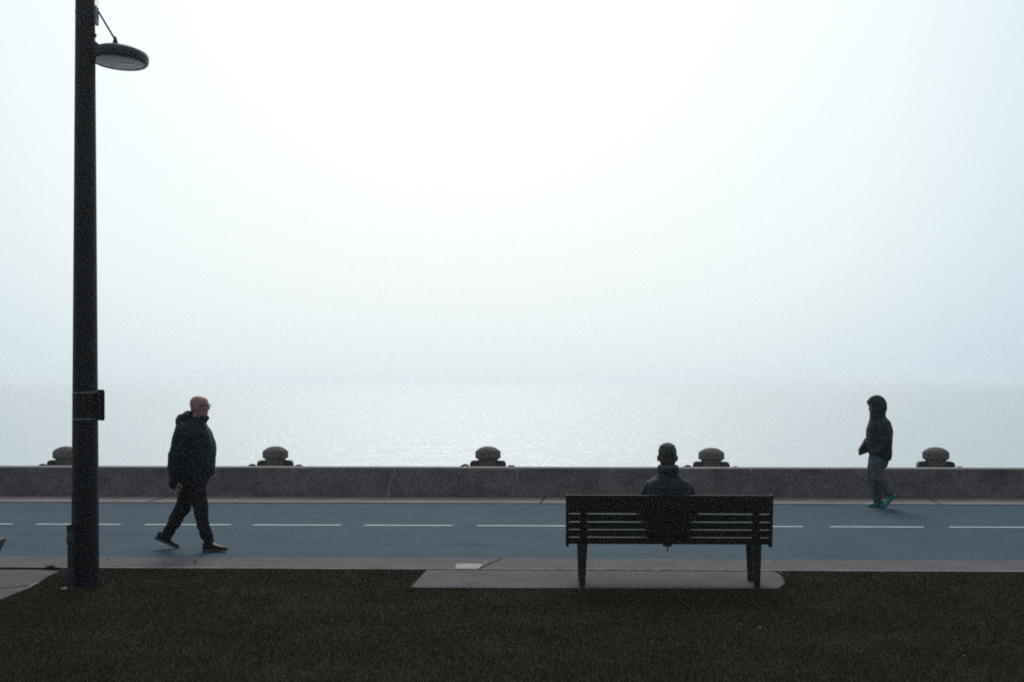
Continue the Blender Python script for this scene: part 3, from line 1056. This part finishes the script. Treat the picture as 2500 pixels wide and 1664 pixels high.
# hood: open at the face
bm = bmesh.new()
hs = [(1.315, .0, .112, .105), (1.36, .004, .112, .110), (1.41, .002, .112, .114), (1.45, -.006, .112, .118), (1.49, -.008, .116, .121), (1.53, .0, .126, .120), (1.565, .018, .138, .113), (1.60, .024, .128, .102), (1.640, .024, .098, .082),
      (1.665, .024, .058, .052), (1.676, .024, .015, .015)]
loft(bm, [(z, cu, 0, ru, rv) for z, cu, ru, rv in hs], 32, 2.2)
bm.verts.ensure_lookup_table()
for v in bm.verts:                          # cut back the mouth of the hood to leave the face open
    if v.co.x > .5:
        f_ = max(0, 1 - abs(v.co.z - 1.475) / .15) * max(0, 1 - abs(v.co.y) / .10)
        v.co.x -= .055 * min(1, f_ * 1.8)
me = fuse(bm, .008, 3)
folds(me, cloth_noise(9, .007, (1, 1, 1), 7.0))
obj('hood', me, M['coat'], walker, smooth=True)
bm = bmesh.new()
rim = [(.098, .050, 1.335), (.092, .085, 1.38), (.090, .100, 1.44), (.100, .098, 1.50), (.130, .075, 1.555), (.152, .035, 1.578), (.157, 0, 1.583), (.152, -.035, 1.578), (.130, -.075, 1.555), (.100, -.098, 1.50), (.090, -.100, 1.44), (.092, -.085, 1.38), (.098, -.05, 1.335), (.106, 0, 1.325), (.098, .050, 1.335)]
tube(bm, rim, .014, 10)
obj('hood_rim', bm, M['coat'], walker, smooth=True)
# jeans
bm = bmesh.new()
loft(bm, [(.60, .0, 0, .118, .15), (.68, -.012, 0, .132, .165), (.76, -.012, 0, .135, .168), (.80, -.012, 0, .13, .16)], 28)
limb(bm, [(.0, -.08, .72), (.036, -.085, .57), (.053, -.09, .47), (.018, -.09, .30), (-.013, -.09, .11)], [.118, .105, .094, .072, .064], 18)
limb(bm, [(.02, .08, .72), (.042, .085, .58), (.049, .09, .46), (-.073, .09, .31), (-.138, .09, .225)], [.118, .104, .092, .076, .064], 18)
me = fuse(bm, .009, 5)
folds(me, cloth_noise(8, .012, (1, 1, 1.6), 3.0))
obj('jeans', me, M['jeans'], walker, smooth=True)
shoe((-.112, -.09, .0), (.145, -.09, .006), (0, 0, 1), .043, M['teal'], M['tealsole'], walker)
shoe((-.240, .09, .185), (-.065, .09, -.002), (.75, 0, .65), .043, M['teal'], M['tealsole'], walker)

# ---- the man sitting on the bench -----------------------------------------
sit = empty('person', (XY(1631, BR.y + .16), BR.y + .16, .008), math.pi / 2)
tag(sit, 'man with short greying hair in a quilted jacket, sitting on the bench', 'person')
bm = bmesh.new()
HC3 = (.06, 0, 1.178)
head_pieces(bm, HC3, 1.0, .02)
limb(bm, [(.0, 0, .98), (.035, 0, 1.10)], [.066, .060])
loft(bm, [(.46, .02, 0, .12, .17), (.60, 0, 0, .12, .16), (.75, -.01, 0, .125, .165), (.88, -.01, 0, .11, .18), (.98, .0, 0, .06, .09)])
for s in (-1, 1):
    limb(bm, [(.03, s * .09, .53), (.37, s * .10, .84), (.235, s * .10, .52)], [.085, .055, .04])
    limb(bm, [(.235, s * .10, .50), (.33, s * .10, .465)], [.035, .026])
    limb(bm, [(0, s * .155, .88), (.06, s * .225, .65), (.33, s * .15, .66)], [.048, .040, .03])
    hand_pieces(bm, (.33, s * .15, .66), (.7, -s * .8, 0), (-.7, -s * .3, 0), (0, 0, 1), 1.0, .45)
obj('body', fuse(bm, .0055, 3, .4), M['skin2'], sit, smooth=True)
# hair cap with a rough crown
bm = bmesh.new()
loft(bm, [(z, cu, 0, ru, rv) for z, cu, ru, rv in ((-.092, -.040, .046, .052), (-.07, -.036, .055, .062), (-.045, -.030, .066, .074), (-.01, -.022, .080, .080), (.03, -.012, .096, .0835), (.06, -.008, .100, .083), (.085, -.010, .088, .072),
                                                  (.106, -.012, .066, .054), (.120, -.014, .034, .030))], 28, 2.1)
for v in bm.verts: v.co = Matrix.Translation(Vector(HC3)) @ v.co
me = fuse(bm, .005, 2)
folds(me, lambda co, n: .005 * noise.noise(Vector((co.x * 60, co.y * 60, co.z * 18))) + .003 * noise.noise(co * 120))
hr = obj('hair', me, M['hair_grey'], sit, smooth=True)
bm = bmesh.new()
for i in range(240):
    a_, r_ = random.uniform(0, 2 * math.pi), math.sqrt(random.random()) * .072
    p = Vector((HC3[0] - .012 + r_ * math.cos(a_) * 1.1, r_ * math.sin(a_), 0))
    p.z = HC3[2] + .118 - (r_ / .085) ** 2 * .045
    d = Vector((random.uniform(-.2, .5), random.uniform(-.6, .8), 1)).normalized() * random.uniform(.010, .022)
    tube(bm, [p - d * .3, p + d * .5, p + d + Vector((random.uniform(-.006, .006), random.uniform(-.006, .006), -.002))], [.0016, .0014, .0005], 4)
obj('crown_tuft', bm, M['hair_grey'], hr)
# quilted jacket
bm = bmesh.new()
loft(bm, [(.44, .01, 0, .165, .205), (.52, .01, 0, .17, .21), (.62, .005, 0, .165, .205), (.74, -.005, 0, .160, .205), (.84, -.01, 0, .150, .208), (.905, -.012, 0, .138, .205), (.945, -.008, 0, .122, .185), (.975, -.002, 0, .108, .150),
          (1.0, .004, 0, .098, .118), (1.028, .008, 0, .092, .094)], 40, 2.5)
for s in (-1, 1):
    limb(bm, [(-.008, s * .166, .892), (.015, s * .215, .76), (.05, s * .228, .63), (.315, s * .155, .66)], [.068, .066, .064, .050], 20)
me = fuse(bm, .008, 5)


def quilt(co, n):
    q = abs(math.sin(math.pi * (co.z + .012 * noise.noise(co * 6)) / .052))
    return .0032 * (q ** .6 - .6) + .006 * noise.noise(co * 9)


folds(me, quilt)
obj('quilted_jacket', me, M['puffer'], sit, smooth=True)
bm = bmesh.new()
lathe(bm, [(.090, -.055), (.101, -.03), (.105, .012), (.101, .042), (.092, .062), (.080, .060), (.080, -.05)], 40, (.008, 0, 1.035))
me = bpy.data.meshes.new('collar')
bmesh.ops.recalc_face_normals(bm, faces=bm.faces[:])
for v in bm.verts: v.co.z += -.012 * (v.co.x - .008) / .1 * 0 + .004 * noise.noise(v.co * 20)
cl = obj('collar', bm, M['puffer'], sit, smooth=True)
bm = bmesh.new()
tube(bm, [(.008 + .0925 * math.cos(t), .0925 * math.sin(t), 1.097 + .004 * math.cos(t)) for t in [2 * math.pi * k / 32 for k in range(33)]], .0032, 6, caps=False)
obj('collar_sky_light', bm, surf('pale_collar_light', (.20, .27, .29), (.26, .34, .36), 20, .7, 0, 1, 0, .1, 200, .2), cl, smooth=True)  # sky light catching the collar top, painted as a thin pale line
bm = bmesh.new()
loft(bm, [(.42, .0, 0, .13, .18), (.50, .0, 0, .14, .185), (.56, .01, 0, .12, .17)], 28)
for s in (-1, 1):
    limb(bm, [(.04, s * .09, .525), (.365, s * .10, .835), (.30, s * .10, .66), (.245, s * .10, .535)], [.092, .074, .064, .058], 18)
me = fuse(bm, .010, 5)
folds(me, cloth_noise(7, .010, (1, 1, 1), 5.0))
obj('trousers', me, M['jeans_dark'], sit, smooth=True)
for s in (-1, 1):
    shoe((.165, s * .10, .428), (.44, s * .11, .432), (0, 0, 1), .046, M['shoe_dark'], M['sole_grey'], sit)

# ------------------------------------------------------------------ small things lying about
def leaf(px, py, name, lab, cat, mat, ln=.05, w=.02, rz=0.0, z=.02):
    bm = bmesh.new()
    n = 6
    T_, B_ = [], []
    for i in range(n + 1):
        t = i / n
        ww = w * math.sin(math.pi * min(.98, .06 + t * .9)) / 2
        zc = .008 * math.sin(t * 3.1)
        T_.append((bm.verts.new(((t - .5) * ln, ww, zc + .006)), bm.verts.new(((t - .5) * ln, -ww, zc + .004))))
    for (a_, b_), (c_, d_) in zip(T_, T_[1:]):
        bm.faces.new((b_, d_, c_, a_))
    bmesh.ops.solidify(bm, geom=bm.faces[:], thickness=.0015)
    o = obj(name, bm, mat)
    p = P(px, py, z)
    o.location = p
    o.rotation_euler = (random.uniform(-.2, .2), random.uniform(-.2, .2), rz)
    return tag(o, lab, cat)


leaf(1805, 1526, 'fallen_leaf', 'reddish leaf with a pale tip lying on the grass below the bench', 'leaf', M['redleaf'], .06, .022, -.5, .05)
leaf(1856, 1533, 'paper_scrap', 'tiny pale scrap standing in the grass below the bench', 'litter', M['litter'], .035, .014, 1.1, .055)
leaf(2354, 1602, 'paper_scrap', 'tiny pale scrap in the dark grass at the lower right', 'litter', M['litter'], .03, .010, 1.3, .05)
leaf(1907, 1398, 'paper_scrap', 'small white scrap in the grass at the pad corner right of the bench', 'litter', M['litter'], .045, .02, .1, .045)
leaf(2157, 1397, 'paper_scrap', 'pale scrap at the grass edge far right of the bench', 'litter', M['litter'], .05, .02, .2, .04)
leaf(1013, 1431, 'fallen_leaf', 'orange-red leaf at the left corner of the bench pad', 'leaf', M['redleaf'], .09, .03, .2, .03)
leaf(572, 1337, 'paper_scrap', 'white fleck on the blue path in front of the walking man\'s toe', 'litter', M['litter'], .05, .02, .1, .006)
leaf(1174, 1326, 'paper_scrap', 'white fleck on the bare blue path left of the bench', 'litter', M['litter'], .03, .02, .2, .006)
bm = bmesh.new()
tube(bm, [P(67, 1434, .02), P(71, 1430, .025), P(82, 1426, .022), P(93, 1421, .03)], [.003, .004, .004, .002], 6)
tag(obj('twig', bm, M['litter'], smooth=True), 'pale bent twig lying on the corner of the left concrete pad', 'twig')


def weed(px, py, lab, n, hgt, spread):
    root = empty('weed', P(px, py))
    tag(root, lab, 'weed', 'weeds growing from the joint by the lamp post')
    bm = bmesh.new()
    for i in range(n):
        a_ = random.uniform(0, 6.28)
        l = random.uniform(.4, 1) * hgt
        d = Vector((math.cos(a_) * spread, math.sin(a_) * spread * .6, l))
        p0 = Vector((random.uniform(-.02, .02), random.uniform(-.01, .01), 0))
        p1, p2 = p0 + d * .6, p0 + d + Vector((d.x * .4, d.y * .4, -.02))
        w = Vector((-math.sin(a_), math.cos(a_), .4)) * .008
        v = [bm.verts.new(q) for q in (p0 - w * .4, p0 + w * .4, p1 + w, p1 - w, p2)]
        bm.faces.new((v[0], v[1], v[2], v[3]))
        bm.faces.new((v[3], v[2], v[4]))
    obj('foliage', bm, M['weed'], root)


weed(122, 1391, 'dark tuft of weeds in the pavement joint left of the lamp post', 46, .075, .05)
weed(140, 1392, 'smaller dry weed between the weed tuft and the utility post', 30, .055, .05)

# ------------------------------------------------------------------ grass blades
def in_poly(x, y, poly):
    inside = np.zeros(len(x), bool)
    n = len(poly)
    j = n - 1
    for i in range(n):
        xi, yi = poly[i]; xj, yj_ = poly[j]
        c = ((yi > y) != (yj_ > y)) & (x < (xj - xi) * (y - yi) / (yj_ - yi + 1e-12) + xi)
        inside ^= c
        j = i
    return inside


NB = 620000
y = rng.uniform(5.6, Y_KERB + .03, NB)
y = np.where(y > Y_KERB - .06, y + .035 * np.sin(y * 0 + rng.uniform(0, 6.28, NB)), y)
half = .4167 * y + 1.3
x = rng.uniform(-1, 1, NB) * 6.6
keep = np.abs(x + y * .0276) < half
x, y = x[keep], y[keep]
jx = x + rng.normal(0, .015, len(x)); jy = y + rng.normal(0, .018, len(y))
up_ = lambda poly: [(a_, b_ if b_ < yj - .06 else b_ + .25) for a_, b_ in poly]
keep = ~(in_poly(jx, jy, up_(PAD)) | in_poly(jx, jy, up_(LPAD)))
ew = np.array([noise.noise((a_ * 1.9, 3.1, 0)) * .045 + noise.noise((a_ * 9, 7.7, 0)) * .03 for a_ in x])
keep &= (y < Y_KERB - .005 + ew)
keep &= (np.hypot(x - LP.x, y - LP.y) > .12)
x, y = x[keep], y[keep]
n = len(x)
pn = np.array([noise.noise((a_ * 1.7, b_ * 1.7, 0)) for a_, b_ in zip(x[::1], y[::1])])
h = rng.uniform(.011, .024, n) * (1 + .6 * pn)
edge = y > Y_KERB - .10
h[edge] *= rng.uniform(.5, 1.25, edge.sum())
wd = rng.uniform(.0020, .0036, n)
az = rng.uniform(0, 2 * np.pi, n)
lean = np.abs(rng.normal(.55, .40, n)) * h
laz = rng.uniform(0, 2 * np.pi, n)
ux, uy = np.cos(az) * wd / 2, np.sin(az) * wd / 2
lx_, ly_ = np.cos(laz) * lean, np.sin(laz) * lean
V = np.zeros((n, 5, 3), np.float32)
V[:, 0] = np.stack([x - ux, y - uy, np.full(n, -.006)], 1)
V[:, 1] = np.stack([x + ux, y + uy, np.full(n, -.006)], 1)
V[:, 2] = np.stack([x + ux * .8 + lx_ * .35, y + uy * .8 + ly_ * .35, h * .6], 1)
V[:, 3] = np.stack([x - ux * .8 + lx_ * .35, y - uy * .8 + ly_ * .35, h * .6], 1)
V[:, 4] = np.stack([x + lx_, y + ly_, h], 1)
me = bpy.data.meshes.new('grass')
me.vertices.add(n * 5)
me.vertices.foreach_set('co', V.ravel())
base = np.arange(n, dtype=np.int32)[:, None] * 5
loops = (base + np.array([[0, 1, 2, 3, 3, 2, 4]], np.int32)).ravel()
me.loops.add(len(loops))
me.loops.foreach_set('vertex_index', loops)
me.polygons.add(n * 2)
st = (np.arange(n, dtype=np.int32)[:, None] * 7 + np.array([[0, 4]], np.int32)).ravel()
me.polygons.foreach_set('loop_start', st)
me.update(calc_edges=True)
tag(obj('grass', me, M['grass']), 'short dark mown grass of the lawn', 'grass', kind='stuff')

# ------------------------------------------------------------------ haze
bm = bmesh.new()
box(bm, -5400, 5400, -5400, 5400, -6.2, 9.4)
m, nt, b = mat_new('haze_air')
nt.nodes.remove(b)
pv = nt.nodes.new('ShaderNodeVolumePrincipled')
pv.inputs['Color'].default_value = (.965, .985, 1.0, 1)
pv.inputs['Density'].default_value = .0009
pv.inputs['Anisotropy'].default_value = .76
nt.links.new(pv.outputs[0], nt.nodes['Material Output'].inputs['Volume'])
tag(obj('haze', bm, m), kind='stuff')

# ------------------------------------------------------------------ sky, sun, camera
SUN_EL, SUN_AZ = R(40), R(-4)
w = bpy.data.worlds.new('World')
scene.world = w
w.use_nodes = True
nt = w.node_tree
N, L = nt.nodes.new, nt.links.new
bg = nt.nodes['Background']
sky = N('ShaderNodeTexSky')
sky.sky_type = 'NISHITA'
sky.sun_disc = False
sky.sun_elevation = SUN_EL
sky.sun_rotation = SUN_AZ
sky.air_density = 1.0
sky.dust_density = 6.0
sky.ozone_density = 1.0
# the fog bank in front of the clear sky: brightest round the hidden sun, darker away from it
tc = N('ShaderNodeTexCoord')
nrm = N('ShaderNodeVectorMath'); nrm.operation = 'NORMALIZE'
L(tc.outputs['Generated'], nrm.inputs[0])
dot = N('ShaderNodeVectorMath'); dot.operation = 'DOT_PRODUCT'
GEL, GAZ = R(16), R(-4)
dot.inputs[1].default_value = (math.sin(GAZ) * math.cos(GEL), math.cos(GAZ) * math.cos(GEL), math.sin(GEL))
L(nrm.outputs[0], dot.inputs[0])
ramp = N('ShaderNodeValToRGB')
mr = N('ShaderNodeMapRange')
mr.inputs['From Min'].default_value = -1
mr.inputs['From Max'].default_value = 1
L(dot.outputs['Value'], mr.inputs['Value'])
L(mr.outputs[0], ramp.inputs['Fac'])
els = ramp.color_ramp.elements
stops = [(0.0, (.22, .255, .285)), (.5, (.31, .365, .41)), (.80, (.45, .55, .62)), (.90, (.525, .675, .775)), (.935, (.595, .755, .85)), (.955, (.715, .845, .915)), (.973, (.835, .93, .97)), (.988, (.88, .965, .99)), (1.0, (.945, .995, 1.01))]
els[0].position, els[0].color = stops[0][0], (*stops[0][1], 1)
els[1].position, els[1].color = stops[-1][0], (*stops[-1][1], 1)
for p_, c_ in stops[1:-1]:
    e = els.new(p_)
    e.color = (*c_, 1)
sc10 = N('ShaderNodeVectorMath'); sc10.operation = 'SCALE'
sc10.inputs['Scale'].default_value = 10.0
L(ramp.outputs['Color'], sc10.inputs[0])
mix = N('ShaderNodeMix'); mix.data_type = 'RGBA'
mix.inputs['Factor'].default_value = .90
L(sky.outputs['Color'], mix.inputs['A'])
L(sc10.outputs[0], mix.inputs['B'])
L(mix.outputs['Result'], bg.inputs['Color'])
bg.inputs['Strength'].default_value = .10

sun = bpy.data.lights.new('sun', 'SUN')
sun.energy = 1.12
sun.angle = R(20)
sun.color = (1, .97, .93)
so = bpy.data.objects.new('sun', sun)
col.objects.link(so)
sd = Vector((math.sin(SUN_AZ) * math.cos(SUN_EL), math.cos(SUN_AZ) * math.cos(SUN_EL), math.sin(SUN_EL)))
so.rotation_euler = (-sd).to_track_quat('-Z', 'Y').to_euler()
so.location = (0, 30, 40)

cam = bpy.data.cameras.new('camera')
cam.sensor_width = 36
cam.lens = 36 * F / 2500
cam.shift_y = (HZ - 832) / 2500
cam.clip_end = 20000
cam.clip_start = .05
co = bpy.data.objects.new('camera', cam)
co.location = (0, 0, EYE)
co.rotation_euler = (R(90), 0, YAW)
col.objects.link(co)
scene.camera = co

scene.render.engine = 'CYCLES'
scene.view_settings.view_transform = 'Standard'
scene.view_settings.look = 'None'
scene.view_settings.exposure = 0
scene.view_settings.gamma = 1
scene.cycles.use_denoising = False
scene.cycles.denoiser = 'OPENIMAGEDENOISE'
scene.cycles.max_bounces = 6
scene.cycles.volume_bounces = 2
scene.cycles.pixel_filter_type = 'BLACKMAN_HARRIS'
scene.cycles.filter_width = 1.9
scene.cycles.sample_clamp_indirect = 3
scene.cycles.volume_step_rate = 1
